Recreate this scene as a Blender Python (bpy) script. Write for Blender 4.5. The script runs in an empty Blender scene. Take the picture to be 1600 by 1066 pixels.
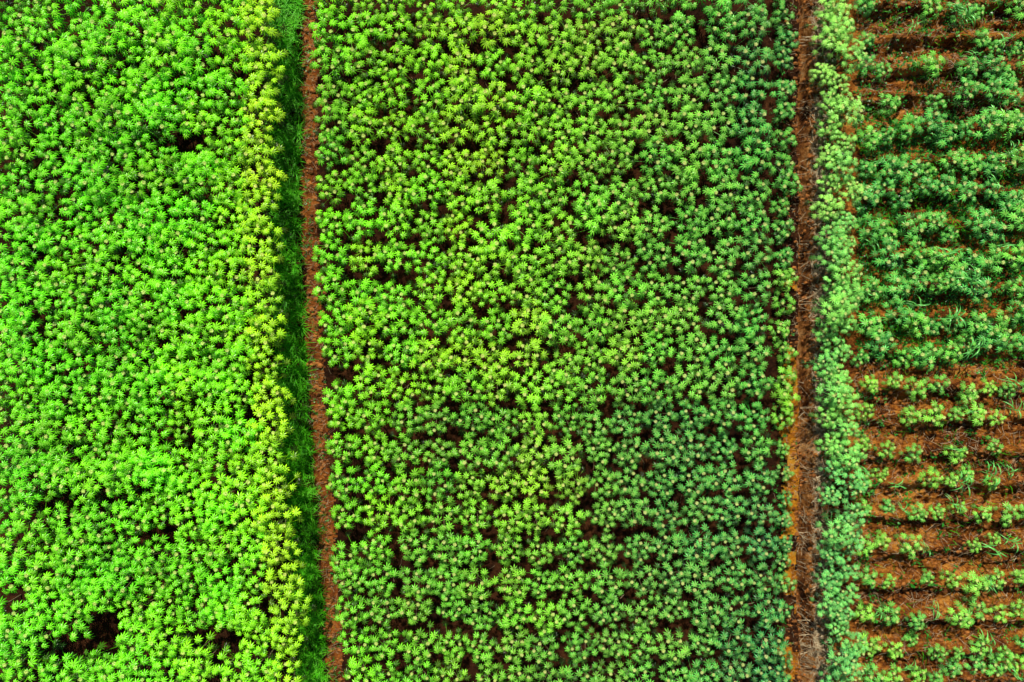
import bpy, math, random
import numpy as np
from mathutils import Vector, Matrix
random.seed(7); rs = np.random.RandomState(11)
C = bpy.context.scene.collection
HC = 21.333                                    # camera height, metres
def gx(px, z=0.0): return (px-800)/50.0*(HC-z)/HC
def gy(py, z=0.0): return (533-py)/50.0*(HC-z)/HC
ORD = ['zeroth','first','second','third','fourth','fifth','sixth','seventh','eighth','ninth','tenth','eleventh','twelfth','thirteenth','fourteenth','fifteenth','sixteenth','seventeenth','eighteenth','nineteenth']
_t=['twenty','thirty','forty','fifty','sixty']; _u=['','first','second','third','fourth','fifth','sixth','seventh','eighth','ninth']
for a in _t:
    ORD.append(a[:-1]+'ieth')
    for b in _u[1:]: ORD.append(a+'-'+b)
def interp(y, pts):
    return float(np.interp(y, [p[0] for p in pts], [p[1] for p in pts]))
L_EDGE = [(-60,434),(0,432),(120,430),(250,428),(380,434),(500,438),(620,444),(750,450),(880,462),(1000,470),(1066,478),(1120,482)]
V_EDGE = [(-60,480),(0,480),(300,479),(500,484),(650,494),(800,504),(950,514),(1066,522),(1120,526)]
M_R = [(-60,1203),(0,1203),(500,1206),(750,1214),(900,1224),(1066,1232),(1120,1236)]

def vnoise(x, y, seed=0):
    x = np.asarray(x, float); y = np.asarray(y, float)
    xi = np.floor(x).astype(np.int64); yi = np.floor(y).astype(np.int64)
    fx = x-xi; fy = y-yi
    fx = fx*fx*(3-2*fx); fy = fy*fy*(3-2*fy)
    def h(a, b):
        n = (a*374761393 + b*668265263 + seed*1442695041) & 0x7fffffff
        n = ((n ^ (n >> 13))*1274126177) & 0x7fffffff
        n = n ^ (n >> 16)
        return (n & 0xffff)/65535.0
    return (h(xi,yi)*(1-fx)+h(xi+1,yi)*fx)*(1-fy) + (h(xi,yi+1)*(1-fx)+h(xi+1,yi+1)*fx)*fy
def fbm(x, y, seed=0, o=4):
    s = 0; a = .5; t = 0
    for i in range(o):
        s = s + a*vnoise(x*2**i, y*2**i, seed+i*17); t += a; a *= .5
    return s/t
ROWS = [(-28,.9,.95),(10,.95,1.0),(62,.5,.9),(108,.6,.95),(150,.92,1.05),(203,.97,1.15),(252,.97,1.2),(302,1,1.2),(352,1,1.2),(400,.97,1.2),(447,.97,1.15),(497,.97,1.15),(546,.92,1.1),(604,.98,1.0),(652,.78,.95),(703,.52,.8),(752,.66,.9),(803,.62,.85),(856,.66,.9),(910,.92,.95),(962,.78,.95),(1012,.62,.85),(1054,.92,.98),(1098,.9,.9)]
ROWY = np.array([r[0] for r in ROWS], float)
def height(x, y):
    x = np.asarray(x, float); y = np.asarray(y, float)
    h = (fbm(x*1.1, y*1.1, 3)-.5)*.10 + (fbm(x*6, y*6, 9, 3)-.5)*.10
    px = 800+x*50; py = 533-y*50
    c = 1258 + (fbm(y*.45, y*0+3, 5)-.5)*16
    wd = 7.5+ (fbm(y*.9, y*0+8, 6)-.5)*7
    d = (px-c)/wd
    h = h - .60*np.exp(-np.abs(d)**3)
    dch = np.exp(-((px-1268)/26.0)**4)
    h = h - .08*np.exp(-((px-1276)/15.0)**2) + dch*(fbm(x*7,y*5,91,3)-.5)*.30
    h = h + .08*np.exp(-((px-1241)/8.0)**2)
    d2 = np.min(np.abs(py[..., None]-ROWY), axis=-1)
    r = np.clip((px-1335)/25, 0, 1)
    wob = (fbm(x*.8, y*1.5, 31)-.5)*30
    h = h + r*(.28*np.exp(-((d2+wob*.4)/10.0)**2)-.08 + (fbm(x*2.2,y*5,61,3)-.5)*.34 + (fbm(x*9,y*11,63,2)-.5)*.22)
    m = np.clip((1205-px)/20, 0, 1)*np.clip((px-500)/20, 0, 1)
    h = h + m*.05*np.cos(y*2*math.pi/1.02)
    return h

class MB:
    def __init__(s): s.v=[]; s.f=[]; s.tone=[]; s.rib=[]
    def add(s, vs, fs, tone, ribs=None):
        b=len(s.v); s.v+= [tuple(v) for v in vs]
        s.f += [tuple(b+i for i in f) for f in fs]
        s.tone += [tone]*len(vs) if not isinstance(tone,(list,tuple)) else list(tone)
        s.rib += (list(ribs) if ribs is not None else [0.0]*len(vs))
    def tube(s, pts, rads, n=5, tone=.5):
        vs=[]; fs=[]
        for i,p in enumerate(pts):
            p=Vector(p)
            a=Vector(pts[max(i-1,0)]); b=Vector(pts[min(i+1,len(pts)-1)])
            d=(b-a).normalized()
            u=d.cross(Vector((.3,.9,.2))).normalized(); w=d.cross(u)
            for k in range(n):
                t=2*math.pi*k/n
                vs.append(p+(u*math.cos(t)+w*math.sin(t))*rads[i])
        for i in range(len(pts)-1):
            for k in range(n):
                fs.append((i*n+k,i*n+(k+1)%n,(i+1)*n+(k+1)%n,(i+1)*n+k))
        fs.append(tuple(range((len(pts)-1)*n, len(pts)*n)))
        s.add(vs,fs,tone)
    def mesh(s, name, mat, smooth=False):
        me=bpy.data.meshes.new(name); me.from_pydata(s.v,[],s.f); me.update()
        a=me.attributes.new('tone','FLOAT','POINT'); a.data.foreach_set('value',np.array(s.tone,dtype=np.float32))
        a=me.attributes.new('rib','FLOAT','POINT'); a.data.foreach_set('value',np.array(s.rib,dtype=np.float32))
        me.materials.append(mat)
        if smooth: me.shade_smooth()
        return me
def link(name, me, parent=None):
    o=bpy.data.objects.new(name, me); C.objects.link(o)
    if parent: o.parent=parent
    return o
def np_mesh(name, V, F, mat, tone=None, smooth=False):
    me=bpy.data.meshes.new(name)
    me.from_pydata(V.tolist() if hasattr(V,'tolist') else V, [], F.tolist() if hasattr(F,'tolist') else F); me.update()
    if tone is not None:
        a=me.attributes.new('tone','FLOAT','POINT'); a.data.foreach_set('value',np.asarray(tone,dtype=np.float32))
    me.materials.append(mat)
    if smooth: me.shade_smooth()
    return me

def new_mat(name):
    m=bpy.data.materials.new(name); m.use_nodes=True; nt=m.node_tree; nt.nodes.clear()
    return m, nt, nt.nodes, nt.links
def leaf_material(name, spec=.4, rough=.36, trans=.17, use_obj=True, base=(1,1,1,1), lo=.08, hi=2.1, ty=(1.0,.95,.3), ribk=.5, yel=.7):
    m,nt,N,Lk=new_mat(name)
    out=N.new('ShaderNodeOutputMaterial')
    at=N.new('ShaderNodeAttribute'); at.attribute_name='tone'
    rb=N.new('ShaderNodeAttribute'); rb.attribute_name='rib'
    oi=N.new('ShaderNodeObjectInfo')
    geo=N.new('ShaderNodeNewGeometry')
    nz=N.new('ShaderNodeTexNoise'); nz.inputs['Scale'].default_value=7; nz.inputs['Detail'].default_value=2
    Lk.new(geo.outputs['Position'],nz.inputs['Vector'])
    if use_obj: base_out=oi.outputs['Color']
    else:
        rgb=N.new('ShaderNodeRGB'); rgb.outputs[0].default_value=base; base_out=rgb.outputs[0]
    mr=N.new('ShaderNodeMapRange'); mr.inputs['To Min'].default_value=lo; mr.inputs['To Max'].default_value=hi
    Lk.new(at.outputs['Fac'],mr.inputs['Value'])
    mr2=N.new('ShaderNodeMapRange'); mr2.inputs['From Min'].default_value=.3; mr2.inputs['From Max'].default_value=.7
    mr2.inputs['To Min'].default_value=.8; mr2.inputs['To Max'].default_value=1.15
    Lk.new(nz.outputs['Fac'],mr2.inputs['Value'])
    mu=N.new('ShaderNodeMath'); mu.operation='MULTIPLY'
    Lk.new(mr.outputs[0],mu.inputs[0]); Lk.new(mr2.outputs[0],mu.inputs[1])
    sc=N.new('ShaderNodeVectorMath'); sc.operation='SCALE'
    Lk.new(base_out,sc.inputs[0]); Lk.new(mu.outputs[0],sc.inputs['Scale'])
    mx=N.new('ShaderNodeMix'); mx.data_type='RGBA'
    rm=N.new('ShaderNodeMath'); rm.operation='MULTIPLY'; rm.inputs[1].default_value=ribk
    rt=N.new('ShaderNodeMath'); rt.operation='MULTIPLY'; Lk.new(rb.outputs['Fac'],rt.inputs[0]); Lk.new(at.outputs['Fac'],rt.inputs[1])
    Lk.new(rt.outputs[0],rm.inputs[0]); Lk.new(rm.outputs[0],mx.inputs['Factor'])
    Lk.new(sc.outputs[0],mx.inputs[6]); mx.inputs[7].default_value=(.6,.88,.15,1)
    mx2=N.new('ShaderNodeMix'); mx2.data_type='RGBA'
    yr=N.new('ShaderNodeMapRange'); yr.inputs['From Min'].default_value=.86; yr.inputs['From Max'].default_value=1.0; yr.inputs['To Max'].default_value=yel
    Lk.new(at.outputs['Fac'],yr.inputs['Value']); Lk.new(yr.outputs[0],mx2.inputs['Factor'])
    Lk.new(mx.outputs[2],mx2.inputs[6]); mx2.inputs[7].default_value=(.72,.62,.24,1)
    p=N.new('ShaderNodeBsdfPrincipled'); p.inputs['Roughness'].default_value=rough
    p.inputs['Specular IOR Level'].default_value=spec
    Lk.new(mx2.outputs[2],p.inputs['Base Color'])
    tr=N.new('ShaderNodeBsdfTranslucent')
    tm=N.new('ShaderNodeMix'); tm.data_type='RGBA'; tm.blend_type='MULTIPLY'; tm.inputs['Factor'].default_value=1
    tm.inputs[7].default_value=(ty[0],ty[1],ty[2],1)
    Lk.new(mx2.outputs[2],tm.inputs[6]); Lk.new(tm.outputs[2],tr.inputs['Color'])
    ms=N.new('ShaderNodeMixShader'); ms.inputs[0].default_value=trans
    Lk.new(p.outputs[0],ms.inputs[1]); Lk.new(tr.outputs[0],ms.inputs[2])
    Lk.new(ms.outputs[0],out.inputs['Surface'])
    return m
def plain(name, c1, c2, scale=12, rough=.85, bump=.0, bscale=40):
    m,nt,N,Lk=new_mat(name)
    out=N.new('ShaderNodeOutputMaterial'); p=N.new('ShaderNodeBsdfPrincipled')
    geo=N.new('ShaderNodeNewGeometry'); nz=N.new('ShaderNodeTexNoise'); nz.inputs['Scale'].default_value=scale; nz.inputs['Detail'].default_value=6
    Lk.new(geo.outputs['Position'],nz.inputs['Vector'])
    cr=N.new('ShaderNodeValToRGB'); cr.color_ramp.elements[0].position=.35; cr.color_ramp.elements[1].position=.68
    cr.color_ramp.elements[0].color=(*c1,1); cr.color_ramp.elements[1].color=(*c2,1)
    Lk.new(nz.outputs['Fac'],cr.inputs[0]); Lk.new(cr.outputs[0],p.inputs['Base Color'])
    p.inputs['Roughness'].default_value=rough; p.inputs['Specular IOR Level'].default_value=.2
    if bump>0:
        b=N.new('ShaderNodeBump'); b.inputs['Strength'].default_value=bump; b.inputs['Distance'].default_value=.03
        n2=N.new('ShaderNodeTexNoise'); n2.inputs['Scale'].default_value=bscale; n2.inputs['Detail'].default_value=8; n2.inputs['Roughness'].default_value=.7
        Lk.new(geo.outputs['Position'],n2.inputs['Vector']); Lk.new(n2.outputs['Fac'],b.inputs['Height']); Lk.new(b.outputs[0],p.inputs['Normal'])
    Lk.new(p.outputs[0],out.inputs['Surface'])
    return m
def soil(name, stops, big=.5, stretch=1.0):
    m,nt,N,Lk=new_mat(name)
    out=N.new('ShaderNodeOutputMaterial'); p=N.new('ShaderNodeBsdfPrincipled'); geo=N.new('ShaderNodeNewGeometry')
    mp=N.new('ShaderNodeMapping'); mp.inputs['Scale'].default_value=(1,stretch,1); Lk.new(geo.outputs['Position'],mp.inputs['Vector'])
    n1=N.new('ShaderNodeTexNoise'); n1.inputs['Scale'].default_value=big; n1.inputs['Detail'].default_value=10; n1.inputs['Roughness'].default_value=.68
    n3=N.new('ShaderNodeTexNoise'); n3.inputs['Scale'].default_value=6; n3.inputs['Detail'].default_value=8; n3.inputs['Roughness'].default_value=.82
    for n in (n1,n3): Lk.new(mp.outputs[0],n.inputs['Vector'])
    mx=N.new('ShaderNodeMix'); mx.inputs['Factor'].default_value=.5
    Lk.new(n1.outputs['Fac'],mx.inputs[2]); Lk.new(n3.outputs['Fac'],mx.inputs[3])
    cr=N.new('ShaderNodeValToRGB'); e=cr.color_ramp.elements
    e[0].position=stops[0][0]; e[0].color=(*stops[0][1],1); e[1].position=stops[-1][0]; e[1].color=(*stops[-1][1],1)
    for q in stops[1:-1]:
        k=e.new(q[0]); k.color=(*q[1],1)
    Lk.new(mx.outputs[0],cr.inputs[0]); Lk.new(cr.outputs[0],p.inputs['Base Color'])
    p.inputs['Roughness'].default_value=.95; p.inputs['Specular IOR Level'].default_value=.1
    b=N.new('ShaderNodeBump'); b.inputs['Strength'].default_value=1; b.inputs['Distance'].default_value=.16
    n2=N.new('ShaderNodeTexNoise'); n2.inputs['Scale'].default_value=8; n2.inputs['Detail'].default_value=9; n2.inputs['Roughness'].default_value=.78
    Lk.new(geo.outputs['Position'],n2.inputs['Vector']); Lk.new(n2.outputs['Fac'],b.inputs['Height']); Lk.new(b.outputs[0],p.inputs['Normal'])
    Lk.new(p.outputs[0],out.inputs['Surface'])
    return m
M_leaf=leaf_material('cassava_leaf')
M_maize=leaf_material('maize_leaf', use_obj=False, base=(.13,.6,.12,1), spec=.5, rough=.35, lo=.7, hi=1.3, ribk=.25)
M_grass=leaf_material('grass_blade', use_obj=False, base=(.09,.54,.006,1), spec=.25, rough=.5, lo=.1, hi=1.4, trans=.3, yel=.2, ty=(1,1,.4))
M_weed=leaf_material('weed_leaf', use_obj=False, base=(.035,.30,.025,1), lo=.3, hi=1.3, yel=.1)
M_stem=plain('stem_bark',(.10,.08,.04),(.22,.18,.09),30)
M_stalk=plain('maize_stalk',(.12,.3,.06),(.2,.42,.1),30,.5)
M_soil=soil('red_soil',[(.41,(.03,.009,.003)),(.47,(.15,.042,.008)),(.52,(.40,.13,.018)),(.60,(.78,.36,.07))],.45,1.8)
M_dark=soil('shaded_field_soil',[(.34,(.006,.0025,.0015)),(.47,(.03,.010,.004)),(.58,(.09,.03,.010)),(.72,(.2,.08,.028))],.9)  # shade under the canopy is put into this near-black soil colour
M_ditch=soil('ditch_soil',[(.40,(.03,.011,.004)),(.47,(.15,.05,.014)),(.53,(.38,.15,.035)),(.62,(.66,.38,.16))],1.2,.6)
M_path=soil('ochre_soil',[(.38,(.12,.035,.006)),(.46,(.44,.14,.010)),(.53,(.74,.30,.02)),(.64,(.8,.44,.07))],1.0)
M_verge=soil('verge_soil',[(.40,(.04,.012,.004)),(.47,(.18,.048,.011)),(.54,(.40,.12,.02)),(.66,(.52,.22,.07))],1.0)
M_straw=plain('dry_straw',(.26,.17,.09),(.7,.57,.38),8,.7)
M_clod=plain('soil_clod',(.08,.025,.008),(.46,.17,.04),5,.95,.6,60)

fxs=np.arange(-18.5,18.5,.065); fys=np.arange(-13,13,.065)
outer=np.array([.2,.5,1,2,4,8,16,32,64,130,260,500])
xs=np.concatenate([fxs[0]-outer[::-1],fxs,fxs[-1]+outer]); ys=np.concatenate([fys[0]-outer[::-1],fys,fys[-1]+outer])
X,Y=np.meshgrid(xs,ys)
Z=np.zeros_like(X)
for r in range(X.shape[0]): Z[r]=height(X[r],Y[r])
V=np.stack([X,Y,Z],-1).reshape(-1,3)
ny,nx=X.shape
idx=np.arange(ny*nx).reshape(ny,nx)
F=np.stack([idx[:-1,:-1],idx[:-1,1:],idx[1:,1:],idx[1:,:-1]],-1).reshape(-1,4)
fc=V[F].mean(1); PX=800+fc[:,0]*50; PY=533-fc[:,1]*50
wob=(fbm(fc[:,0]*2,fc[:,1]*2,41)-.5)*14+(rs.rand(len(fc))-.5)*5
verge_x=np.interp(PY,[p[0] for p in V_EDGE],[p[1] for p in V_EDGE])
is_v=(PX+wob>verge_x-7)&(PX+wob<verge_x+16)
is_d=(PX+wob*.6>1249)&(PX+wob*.8<1300)
pn=fbm(fc[:,0]*1.5,fc[:,1]*1.1,47)
is_p=(PX+wob*2>1222)&(~is_d)&(PX<1264)&(PY>430)&(pn>np.where(PY>600,.40,.54))
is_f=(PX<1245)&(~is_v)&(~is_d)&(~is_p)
is_g=(~is_v)&(~is_d)&(~is_p)&(~is_f)
def sheet(name, mask, mat):
    f=F[mask]; u,inv=np.unique(f,return_inverse=True)
    me=np_mesh(name,V[u],inv.reshape(-1,4),mat,smooth=True)
    o=link(name,me); o['kind']='structure'; return o
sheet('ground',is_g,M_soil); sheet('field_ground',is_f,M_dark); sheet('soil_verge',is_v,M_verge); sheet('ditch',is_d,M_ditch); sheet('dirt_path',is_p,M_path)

LOBES=[(0,1.0),(40,.98),(-40,.98),(79,.92),(-79,.92),(117,.82),(-117,.82),(153,.66),(-153,.66)]
def leaf(mb, c, az, tilt, L, tone, rng, droop=.3, wid=.115, twist=0.0):
    """palmate leaf: folded lobes about the petiole end"""
    c=Vector(c)
    R=Matrix.Rotation(az,3,'Z')@Matrix.Rotation(tilt,3,'Y')@Matrix.Rotation(twist,3,'X')
    vs=[];fs=[];rb=[]
    for a,l in LOBES:
        a=math.radians(a+rng.uniform(-6,6)); l=L*l*rng.uniform(.88,1.08); w=L*wid*rng.uniform(.85,1.15)
        d=Vector((math.cos(a),math.sin(a),0)); s=Vector((-d.y,d.x,0)); b=len(vs)
        dr=droop*rng.uniform(.7,1.4)
        def pt(t,k,lift):
            z=-dr*l*t*t+.10*l*math.sin(t*3.14)+lift
            return c+R@(d*l*t+s*k+Vector((0,0,z)))
        vs+= [pt(.02,0,0), pt(.35,-w*.75,-w*.4),pt(.35,0,0),pt(.35,w*.75,-w*.4),
              pt(.68,-w,-w*.5),pt(.68,0,0),pt(.68,w,-w*.5), pt(1,0,-.02*l)]
        rb+=[1.3,.35,.9,.35,0,.35,0,0]
        fs+=[(b,b+1,b+2),(b,b+2,b+3),(b+1,b+4,b+5,b+2),(b+2,b+5,b+6,b+3),(b+4,b+7,b+5),(b+5,b+7,b+6)]
    mb.add(vs,fs,tone,rb)
def cassava_meshes(seed, H, R, layers, L, shoots=4, wid=.115, dome=.25, gap=.2, rag=1.0):
    """layers: leaves in each storey of the crown, top storey first"""
    rng=random.Random(seed); fo=MB(); st=MB()
    fork=H*rng.uniform(.3,.42)
    st.tube([(0,0,-.08),(rng.uniform(-.03,.03),rng.uniform(-.03,.03),fork*.5),(0,0,fork)],[.022,.02,.017],6)
    a0=rng.uniform(0,6.28); tips=[]
    for s in range(shoots):
        th=a0+s*2*math.pi/shoots+rng.uniform(-.35,.35); r=R*.58*rng.uniform(.7,1.15)
        tip=Vector((r*math.cos(th),r*math.sin(th),H*rng.uniform(.84,.95))); tips.append(tip)
        mid=Vector((r*.65*math.cos(th),r*.65*math.sin(th),(fork+tip.z)*.52))
        st.tube([(0,0,fork-.02),mid,tip],[.014,.012,.007],5)
        for k in range(3): leaf(fo,tip+Vector((0,0,.09)),k*2.1+th,math.radians(-25+rng.uniform(-20,20)),L*.42,1.0,rng,droop=.1,wid=.16)
    for li,n in enumerate(layers):
        g=rng.uniform(0,6.28); RR=R*(1+.1*li)
        for k in range(n):
            r=RR*math.sqrt((k+.6)/n)*rng.uniform(1-.13*rag,1+.11*rag); th=g+k*2.39996+rng.uniform(-.25,.25)*rag
            z=H-dome*(r/RR)**2-gap*li+rng.uniform(-.08,.08)*rag
            e=Vector((r*math.cos(th),r*math.sin(th),z))
            tip=min(tips,key=lambda q:(q-e).length); base=tip+Vector((0,0,-.12-.12*li-rng.uniform(0,.06)))
            o=e-Vector((tip.x,tip.y,e.z)); az=math.atan2(o.y,o.x) if o.length>.03 else th
            tilt=math.radians(rng.uniform(2,22)*rag+6*li)
            tone=max(0,min(.85,.72-.40*li+rng.uniform(-.25,.13)))  # lower storeys darkened: shade between leaves painted into the tone
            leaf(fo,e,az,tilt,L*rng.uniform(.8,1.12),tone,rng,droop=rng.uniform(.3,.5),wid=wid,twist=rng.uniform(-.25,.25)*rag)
            s=Vector((-math.sin(az),math.cos(az),0))*.004
            fo.add([base-s,base+s,e+s,e-s],[(0,1,2,3)],.5)
    return fo.mesh('foliage',M_leaf), st.mesh('stem',M_stem,True)
def kindset(n, seed, **k):
    out=[]
    for i in range(n):
        kk={a:(b[i%len(b)] if isinstance(b,list) and a!='layers' else b) for a,b in k.items()}
        out.append(cassava_meshes(seed+i,**kk))
    return out
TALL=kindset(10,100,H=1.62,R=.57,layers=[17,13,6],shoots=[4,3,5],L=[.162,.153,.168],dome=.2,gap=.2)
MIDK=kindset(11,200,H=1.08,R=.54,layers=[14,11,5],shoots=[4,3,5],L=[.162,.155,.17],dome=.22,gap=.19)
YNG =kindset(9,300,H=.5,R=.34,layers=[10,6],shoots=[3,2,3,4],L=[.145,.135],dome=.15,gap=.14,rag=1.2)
HDG =kindset(7,400,H=1.6,R=.50,layers=[20,14,7],shoots=[5,6,4],L=[.145,.135,.152],wid=.12,dome=.32,gap=.24,rag=1.4)

def fol(p, a, b, f): return tuple(a[i]*(1-f)+b[i]*f for i in range(3))
cL=(.22,.82,.001); cM=(.28,.74,.014); cR=(.08,.46,.055)  # warm backlight at left, cooler light at right, put into leaf colours
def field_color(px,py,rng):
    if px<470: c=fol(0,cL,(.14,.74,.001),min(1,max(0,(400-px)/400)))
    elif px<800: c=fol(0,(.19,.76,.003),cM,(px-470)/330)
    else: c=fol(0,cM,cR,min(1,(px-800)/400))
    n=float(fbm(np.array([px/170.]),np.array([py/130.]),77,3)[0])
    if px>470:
        f=(n-.48)*2.2+((.25+.5*min(1,max(0,(px-480)/300)))*min(1,max(0,(py-590)/90)))-(.2 if py<620 else 0)  # cloud shadow over the lower block painted into the leaf colour
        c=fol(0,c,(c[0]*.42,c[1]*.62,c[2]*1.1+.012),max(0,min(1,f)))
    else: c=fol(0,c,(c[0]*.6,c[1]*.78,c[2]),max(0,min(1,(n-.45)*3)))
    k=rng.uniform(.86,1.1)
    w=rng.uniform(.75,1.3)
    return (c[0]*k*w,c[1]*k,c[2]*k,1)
rng=random.Random(5)
def plant(name, meshes, x, y, s, col, label, cat, group, tilt=.06):
    e=bpy.data.objects.new(name,None); C.objects.link(e); e.empty_display_size=.2
    z=float(height(np.array([x]),np.array([y]))[0])
    e.location=(x,y,z); e.scale=(s,s,s*rng.uniform(.9,1.08))
    e.rotation_euler=(rng.uniform(-tilt,tilt),rng.uniform(-tilt,tilt),rng.uniform(0,6.283))
    e['label']=label; e['category']=cat; e['group']=group
    for nm,me in zip(('foliage','stem'),meshes):
        o=bpy.data.objects.new(nm,me); C.objects.link(o); o.parent=e; o.color=col
    return e
GAPL=[(282,224,46,6),(275,690,34,16),(300,630,40,6),(228,770,24,14),(92,780,44,8),(232,836,26,11),(148,970,18,18),(112,1015,44,13),(330,1000,22,16),(12,935,28,9)]
GAPM=[(525,252,14,5),(775,350,12,5),(930,356,30,4),(885,552,16,5),(530,595,10,8),(875,690,18,5),(942,648,26,4),(980,825,6,16),(540,852,10,6),(600,447,28,3),(715,975,22,3),(660,975,18,3)]
def push(px,py,gaps,pad):
    for gx_,gy_,rx,ry in gaps:
        dx=(px-gx_)/(rx+pad*.75); dy=(py-gy_)/(ry+pad)
        d=math.hypot(dx,dy)
        if d<.2 and gaps is GAPL: return None
        if d<1:
            ny_=math.copysign(math.sqrt(max(0,1-dx*dx)),dy if dy else 1)
            py=gy_+(ny_*.9+dy*.1)*(ry+pad)
    return px,py
row=0
for ry in range(23):
    py=ry*48-6; row+=1; n=0
    off=rng.uniform(-10,10)
    edge=interp(py,L_EDGE)
    k=0
    px=edge-28
    while px>-38:
        q=push(px+rng.uniform(-6,6), py+rng.uniform(-6,6)+off*.2, GAPL, 31)
        k+=1
        if q:
            n+=1
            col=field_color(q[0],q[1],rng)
            if k==1: col=fol(0,col,(.52,.84,.012),min(1,rng.uniform(.3,.75)+(.2 if 120<py<320 else 0)))+(1,)  # bright backlit rim put into the edge plants' leaf colour
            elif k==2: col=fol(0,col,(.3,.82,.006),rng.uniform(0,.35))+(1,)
            look='yellow-green tall cassava plant' if k==1 else 'tall cassava plant'
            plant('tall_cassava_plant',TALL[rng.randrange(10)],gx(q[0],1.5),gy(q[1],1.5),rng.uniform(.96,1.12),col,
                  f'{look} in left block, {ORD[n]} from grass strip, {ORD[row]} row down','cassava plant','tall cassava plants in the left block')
        px-=rng.uniform(44,49)
row=0
for ry in range(22):
    py=ry*51-8; row+=1; n=0
    e0=interp(py,V_EDGE)+35; e1=interp(py,M_R)-26
    m=14; st=(e1-e0)/(m-1)
    low=py>640
    for k in range(m):
        px=e0+k*st
        jy=3 if low else 5
        q=push(px+rng.uniform(-5,5)*(0.5 if k in(0,m-1) else 1), py+rng.uniform(-jy,jy)+5*math.sin(px/110.+.4), GAPM, 21)
        if not q: continue
        n+=1
        s=rng.uniform(.86,1.03) if low else rng.uniform(.92,1.1)
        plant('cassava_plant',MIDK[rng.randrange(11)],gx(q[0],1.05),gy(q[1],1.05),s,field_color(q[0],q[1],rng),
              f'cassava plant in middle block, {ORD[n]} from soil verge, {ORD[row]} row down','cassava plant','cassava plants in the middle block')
n=0; py=-12
while py<1085:
    q=py+rng.uniform(-6,6)
    if not (560<q<580 or 995<q<1020):
        n+=1
        px=1228+rng.uniform(-6,5)+ (3 if q>850 else 0)
        col=field_color(1190,q,rng)
        if 430<q<690: col=fol(0,col,(.3,.7,.012),rng.uniform(.2,.7))+(1,)
        big = .98 if q<700 else .76
        plant('border_cassava_plant',YNG[rng.randrange(9)],gx(px,.5),gy(q,.5),big*rng.uniform(.85,1.15),col,
              f'small cassava plant in the single row beside the ditch, {ORD[n]} from the top','cassava plant','cassava plants in the row beside the ditch')
    py+=rng.uniform(32,42)
n=0; py=-15; side=0
while py<1085:
    n+=1; side^=1
    cx=interp(py,[(0,1315),(120,1320),(250,1325),(500,1322),(750,1327),(900,1323),(1066,1331)])
    px=cx+(13 if side else -6)+rng.uniform(-6,8)
    if py>530 and py<700: px-=6
    cc=fol(0,(.24,.66,.10),(.14,.56,.11),rng.random())
    if py<330 : cc=fol(0,cc,(.36,.74,.13),rng.uniform(.2,.8))
    if py>740: cc=fol(0,cc,(.10,.50,.14),rng.uniform(.4,.9))
    plant('hedge_cassava_plant',HDG[rng.randrange(7)],gx(px,1.6),gy(py,1.6),rng.uniform(.64,.96),cc+(1,),
          f'pale green bushy plant in the hedge right of the ditch, {ORD[n]} from top','cassava plant','pale plants forming the hedge beside the ditch',.08)
    py+=rng.uniform(19,25)
MAIZE=[(1515,22,1),(1497,10,.8),(1560,122,1.1),(1522,88,.7),(1556,285,.9),(1592,230,.8),(1478,398,1.1),(1512,441,1.1),(1580,380,.9),(1370,380,.7),(1490,497,1.1),(1440,478,.8),(1512,545,1.1),(1445,560,.8),(1588,598,.8),(1592,640,.9),(1492,700,.9),(1552,742,1.1),(1498,752,1),(1400,757,.7),(1590,740,.7),(1548,855,1),(1590,850,.9),(1495,790,.8),(1548,915,.7),(1470,957,.8),(1545,1008,1),(1430,1050,.7),(1585,1055,.9),(1432,420,.7),(1355,460,.7),(1545,340,.7),(1470,215,.8),(1380,250,.7),(1580,180,.9),(1430,40,.7),(1575,60,.9),(1590,310,.8),(1420,800,.6),(1380,960,.6),(1520,640,.7),(1450,860,.6),(1360,740,.6)]
nr=len(ROWS)
vis=[i for i,r in enumerate(ROWS) if -20<r[0]<1085]
for i,(ry,dens,sc) in enumerate(ROWS):
    n=0; px=1358+rng.uniform(-6,8)
    rown=(vis.index(i)+1) if i in vis else len(vis)+1
    up=190<ry<560
    while px<1645:
        j=14 if up else 7
        py=ry+rng.uniform(-j,j)+(fbm(np.array([px/120.]),np.array([ry*1.]),7,2)[0]-.5)*20
        den=dens
        if i in(2,3) and px<1520: den=.3
        if i in (2,3) and px>=1520: den=.95
        if i==1 and px<1450: den=.35
        if ry>630: den=dens*(1.25 if px>1480 else .9)*(1.45 if fbm(np.array([px/60.]),np.array([ry/40.]),70,2)[0]>.5 else .7)
        if px<1372: den=.9
        if rng.random()<den:
            n+=1
            k=rng.random()
            cc=fol(0,(.05,.40,.07),(.15,.6,.06),k*k if up else k)
            if ry>590: cc=fol(0,cc,(.28,.68,.05),rng.uniform(0,.7))
            s=sc*rng.uniform(.66,1.16)
            plant('young_cassava_plant',YNG[rng.randrange(9)],gx(px,.5),gy(py,.5),s,cc+(1,),
               f'young cassava plant in right plot, {ORD[n]} from hedge, {ORD[rown]} row down' if i else f'young cassava plant in the row cropped by the top edge, {ORD[n]} from hedge','cassava plant','young cassava plants in rows in the right plot')
        px+=rng.uniform(28,42)*(.92 if up else 1.0)
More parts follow.
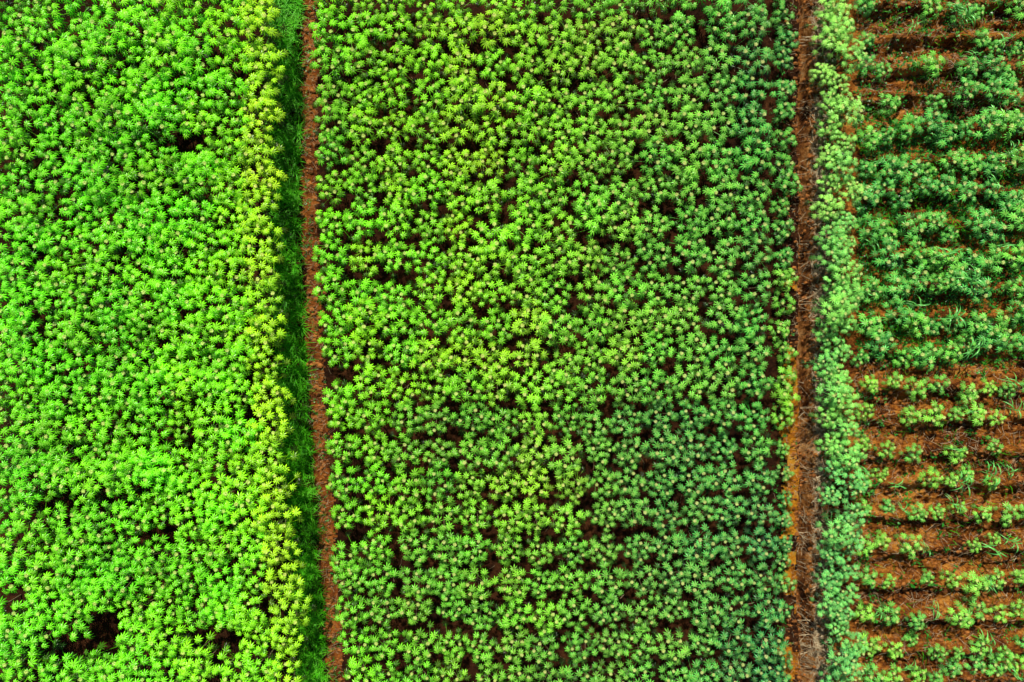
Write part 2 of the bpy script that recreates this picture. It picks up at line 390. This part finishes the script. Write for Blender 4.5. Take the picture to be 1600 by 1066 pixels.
def maize_meshes(seed):
    r=random.Random(seed); fo=MB(); st=MB()
    H=r.uniform(.55,.75); plane=r.uniform(0,3.14)
    st.tube([(0,0,-.05),(0,0,H*.5),(.01,0,H)],[.016,.013,.006],6)
    for k in range(8):
        t=k/7; az=plane+math.pi*(k%2)+r.uniform(-.9,.9); L=r.uniform(.36,.56)*(1-.35*abs(t-.5)); w=.019*r.uniform(.85,1.15)
        z0=H*(.25+.72*t); d=Vector((math.cos(az),math.sin(az),0)); s=Vector((-d.y,d.x,0)); N=9
        up=r.uniform(.7,1.1)+.5*t; vs=[];rb=[];fs=[]; bend=r.uniform(-.12,.12)
        for j in range(N+1):
            u=j/N; ww=w*(1-u**2.2)*(.6+.4*min(1,u*4))
            x=L*(u-.12*u*u); z=z0+L*(up*u*.75-up*.95*u*u)
            c=d*x+Vector((0,0,z))+s*(bend*u*u)
            tw=math.sin(u*5+k)*.4
            ss=s*math.cos(tw)+Vector((0,0,math.sin(tw)))
            vs+=[c-ss*ww+Vector((0,0,ww*.35)),c,c+ss*ww+Vector((0,0,ww*.35))]; rb+=[0,1,0]
        for j in range(N):
            a=j*3; fs+=[(a,a+3,a+4,a+1),(a+1,a+4,a+5,a+2)]
        fo.add(vs,fs,r.uniform(.3,.8),rb)
    return fo.mesh('leaf_blades',M_maize,True), st.mesh('stalk',M_stalk,True)
MZ=[maize_meshes(900+i) for i in range(7)]
for n,(px,py,s) in enumerate(sorted(MAIZE,key=lambda a:a[1])):
    e=bpy.data.objects.new('maize_plant',None); C.objects.link(e)
    x,y=gx(px,.5),gy(py,.5)
    e.location=(x,y,float(height(np.array([x]),np.array([y]))[0])); e.scale=(s*1.12,)*3; e.rotation_euler=(rng.uniform(-.1,.1),rng.uniform(-.1,.1),rng.uniform(0,6.28))
    e['label']=f'maize plant with long arching blades among young cassava, {ORD[n+1]} from top'; e['category']='maize plant'; e['group']='maize plants scattered through the right plot'
    for nm,me in zip(('leaf_blades','stalk'),MZ[n%7]):
        o=bpy.data.objects.new(nm,me); C.objects.link(o); o.parent=e

def stuff(name, me, label, cat):
    o=link(name,me); o['kind']='stuff'; o['label']=label; o['category']=cat; return o
def blades(x,y,h,w,lean,az,tone):
    n=len(x); z=height(x,y)-.02
    dx,dy=np.cos(az),np.sin(az); sx,sy=-dy,dx
    P=[]
    for u,ww in ((0,1),(.5,.8),(1,.0)):
        cx=x+dx*lean*h*u*u; cy=y+dy*lean*h*u*u; cz=z+h*(u-.35*lean*u*u)
        if ww>0:
            P.append(np.stack([cx-sx*w*ww,cy-sy*w*ww,cz],1)); P.append(np.stack([cx+sx*w*ww,cy+sy*w*ww,cz],1))
        else: P.append(np.stack([cx,cy,cz],1))
    V=np.stack(P,1).reshape(-1,3); b=np.arange(n)*5
    q=np.stack([b,b+1,b+3,b+2],1).tolist(); t=np.stack([b+2,b+3,b+4],1).tolist()
    return V.tolist(), q+t, np.repeat(tone,5)
n=19000
nc=1500
cpy=rs.uniform(-60,1126,nc); cle=np.interp(cpy,[p[0] for p in L_EDGE],[p[1] for p in L_EDGE]); cve=np.interp(cpy,[p[0] for p in V_EDGE],[p[1] for p in V_EDGE])
cpx=(cle-8)+(cve-11-(cle-8))*rs.rand(nc); csz=rs.uniform(.6,1.5,nc); ctn=rs.uniform(-.35,.3,nc)
ci=rs.randint(0,nc,n)
px=cpx[ci]+rs.normal(0,2.4,n); py=cpy[ci]+rs.normal(0,2.4,n)
m=14000
px2=rs.uniform(1338,1650,m); py2=rs.uniform(-40,1100,m)
d2=np.where((py2>180)&(py2<570),.9,np.where(py2<180,.4,.16))
k2=(rs.rand(m)<d2)&(fbm(px2/45,py2/30,123)>.45)
nstrip=n
px=np.concatenate([px,px2[k2]]); py=np.concatenate([py,py2[k2]])
gx_=(px-800)/50; gy_=(533-py)/50
hh=rs.uniform(.14,.36,len(px)); hh[:nstrip]*=csz[ci]
tn0=np.zeros(len(px)); tn0[nstrip:]-=.35; tn0[:nstrip]+=ctn[ci]
keep=fbm(gx_*2.5,gy_*2.5,55)>.2; gx_,gy_,hh,tn0=gx_[keep],gy_[keep],hh[keep],tn0[keep]; n=len(gx_)
tn=np.clip(fbm(gx_*1.3,gy_*1.3,66)*1.6-.2+rs.uniform(-.2,.2,n)+tn0,0,.95)
v,f,t=blades(gx_,gy_,hh,rs.uniform(.006,.015,n),rs.uniform(.4,1.5,n),rs.uniform(0,6.283,n),tn)
stuff('grass',np_mesh('grass',v,f,M_grass,t),'green grass filling the strip between left and middle blocks and tufts in the right plot','grass')
def weeds(X0,Y0,size,seed):
    r=random.Random(seed); mb=MB()
    Zs=height(X0,Y0)
    for x,y,z,s in zip(X0,Y0,Zs,size):
        tn=r.uniform(0,1)
        for k in range(r.randrange(6,11)):
            az=r.uniform(0,6.28); el=r.uniform(.1,1.1); d=Vector((math.cos(az)*math.cos(el),math.sin(az)*math.cos(el),math.sin(el))); sd=Vector((-math.sin(az),math.cos(az),0))
            b=Vector((x,y,z))+d*s*r.uniform(.1,.6); l=s*r.uniform(.5,.9); w=l*.28
            q=Vector((d.x,d.y,d.z*.3))
            mb.add([b,b+q*l*.5-sd*w,b+q*l,b+q*l*.5+sd*w],[(0,1,2,3)],max(0,min(1,tn+r.uniform(-.3,.3))))
    return mb
n=12000
px=rs.uniform(1338,1650,n); py=rs.uniform(-40,1100,n); x=(px-800)/50; y=(533-py)/50
den=np.where((py>180)&(py<570),1.0,np.where(py<180,.35,.15))
den=np.where(px<1365,np.maximum(den,.5),den)
k=(rs.rand(n)<den)&(fbm(x*1.2,y*1.2,88)>np.where(py<560,.30,.46))
w1=(x[k],y[k],rs.uniform(.06,.15,k.sum()))
n=1600; px=rs.choice([0,1,2],n,p=[.25,.4,.35]); py=rs.uniform(-30,1100,n)
ve=np.interp(py,[p[0] for p in V_EDGE],[p[1] for p in V_EDGE])
px=np.where(px==0,ve+rs.normal(3,7,n),np.where(px==1,rs.normal(1218,9,n),rs.normal(1297,7,n))); x=(px-800)/50; y=(533-py)/50
k=fbm(x*1.2,y*1.2,99)>.45
X0=np.concatenate([w1[0],x[k]]); Y0=np.concatenate([w1[1],y[k]]); S0=np.concatenate([w1[2],rs.uniform(.04,.09,k.sum())])
mb=weeds(X0,Y0,S0,3); stuff('weeds',mb.mesh('weeds',M_weed),'low dark green weeds covering soil between the crop rows and along the ditch','weeds')
r=random.Random(8); mb=MB()
def straw(px,py,l,w):
    x=(px-800)/50; y=(533-py)/50; az=r.uniform(0,3.14); b=r.uniform(-.3,.3)
    pts=[]
    for t in (-.5,0,.5):
        pts.append((x+math.cos(az+b*t)*l*t,y+math.sin(az+b*t)*l*t))
    zz=height(np.array([p[0] for p in pts]),np.array([p[1] for p in pts]))+.015+r.uniform(0,.04)
    mb.tube([(p[0],p[1],z) for p,z in zip(pts,zz)],[w,w,w*.6],3)
for _ in range(2800): straw(r.gauss(1280,8),r.uniform(-20,1090),r.uniform(.1,.4),r.uniform(.002,.006))
for _ in range(700):
    cy=r.choice([60,180,250,300,400,470,600,660,740,840,900,990,1010,1040]); straw(r.gauss(1279,8),cy+r.gauss(0,18),r.uniform(.4,.9),r.uniform(.005,.011))
for _ in range(450): straw(r.gauss(1238,8),r.uniform(-20,1090),r.uniform(.08,.2),r.uniform(.002,.005))
for _ in range(700):
    py_=r.uniform(-20,1090); straw(interp(py_,V_EDGE)+r.gauss(4,9),py_,r.uniform(.08,.28),r.uniform(.002,.004))
for _ in range(3600): straw(r.uniform(1335,1640),r.choice([r.uniform(0,180),r.uniform(560,1090),r.uniform(560,1090)]),r.uniform(.08,.45),r.uniform(.002,.006))
for _ in range(400): straw(r.uniform(490,1215),r.uniform(0,1080),r.uniform(.1,.3),r.uniform(.003,.005))
stuff('dry_straw',mb.mesh('dry_straw',M_straw),'pale dry straw and dead stems littering the bare soil and ditch','straw')
mb=MB()
ico=[(0,0,1),(.9,0,.3),(.28,.85,.3),(-.72,.53,.3),(-.72,-.53,.3),(.28,-.85,.3),(0,0,-1)]
icf=[(0,1,2),(0,2,3),(0,3,4),(0,4,5),(0,5,1),(6,2,1),(6,3,2),(6,4,3),(6,5,4),(6,1,5)]
n=13000
px=np.where(rs.rand(n)<.76,rs.uniform(1335,1650,n),rs.normal(1262,20,n)); py=rs.uniform(-30,1100,n)
m2=rs.rand(n)<.10; px=np.where(m2,np.interp(py,[p[0] for p in V_EDGE],[p[1] for p in V_EDGE])+rs.normal(5,8,n),px)
x=(px-800)/50;y=(533-py)/50;z=height(x,y)
for a,b,c in zip(x,y,z):
    s=.012+.07*r.random()**3; an=r.uniform(0,6.28)
    vs=[]
    for q in ico:
        k=s*r.uniform(.7,1.3); vs.append((a+(q[0]*math.cos(an)-q[1]*math.sin(an))*k*1.2,b+(q[0]*math.sin(an)+q[1]*math.cos(an))*k,c+q[2]*k*.7+s*.2))
    mb.add(vs,icf,.5)
stuff('soil_clods',mb.mesh('soil_clods',M_clod),'small crumbled clods of reddish soil scattered over the bare ground','soil clods')

el=math.radians(47); az=math.radians(78)      # from the top of the picture and slightly from the left
to=Vector((-math.cos(el)*math.cos(az),math.cos(el)*math.sin(az),math.sin(el)))
ld=bpy.data.lights.new('sun','SUN'); ld.energy=5.0; ld.angle=math.radians(.5); ld.color=(1,.96,.80)
lo=bpy.data.objects.new('sun',ld); C.objects.link(lo); lo.rotation_euler=to.to_track_quat('Z','Y').to_euler(); lo.location=to*40
w=bpy.data.worlds.new('World'); bpy.context.scene.world=w; w.use_nodes=True; nt=w.node_tree
sk=nt.nodes.new('ShaderNodeTexSky'); sk.sky_type='NISHITA'; sk.sun_disc=False; sk.sun_elevation=el; sk.sun_rotation=math.atan2(to.x,to.y)
bg=nt.nodes['Background']; bg.inputs['Strength'].default_value=.05; nt.links.new(sk.outputs[0],bg.inputs['Color'])
cd=bpy.data.cameras.new('camera'); cd.lens=24; cd.sensor_width=36; cd.clip_end=2000
co=bpy.data.objects.new('camera',cd); C.objects.link(co); co.location=(0,0,HC); co.rotation_euler=(0,0,0)
bpy.context.scene.camera=co
sc=bpy.context.scene; sc.view_settings.view_transform='Standard'; sc.view_settings.look='None'; sc.view_settings.exposure=0
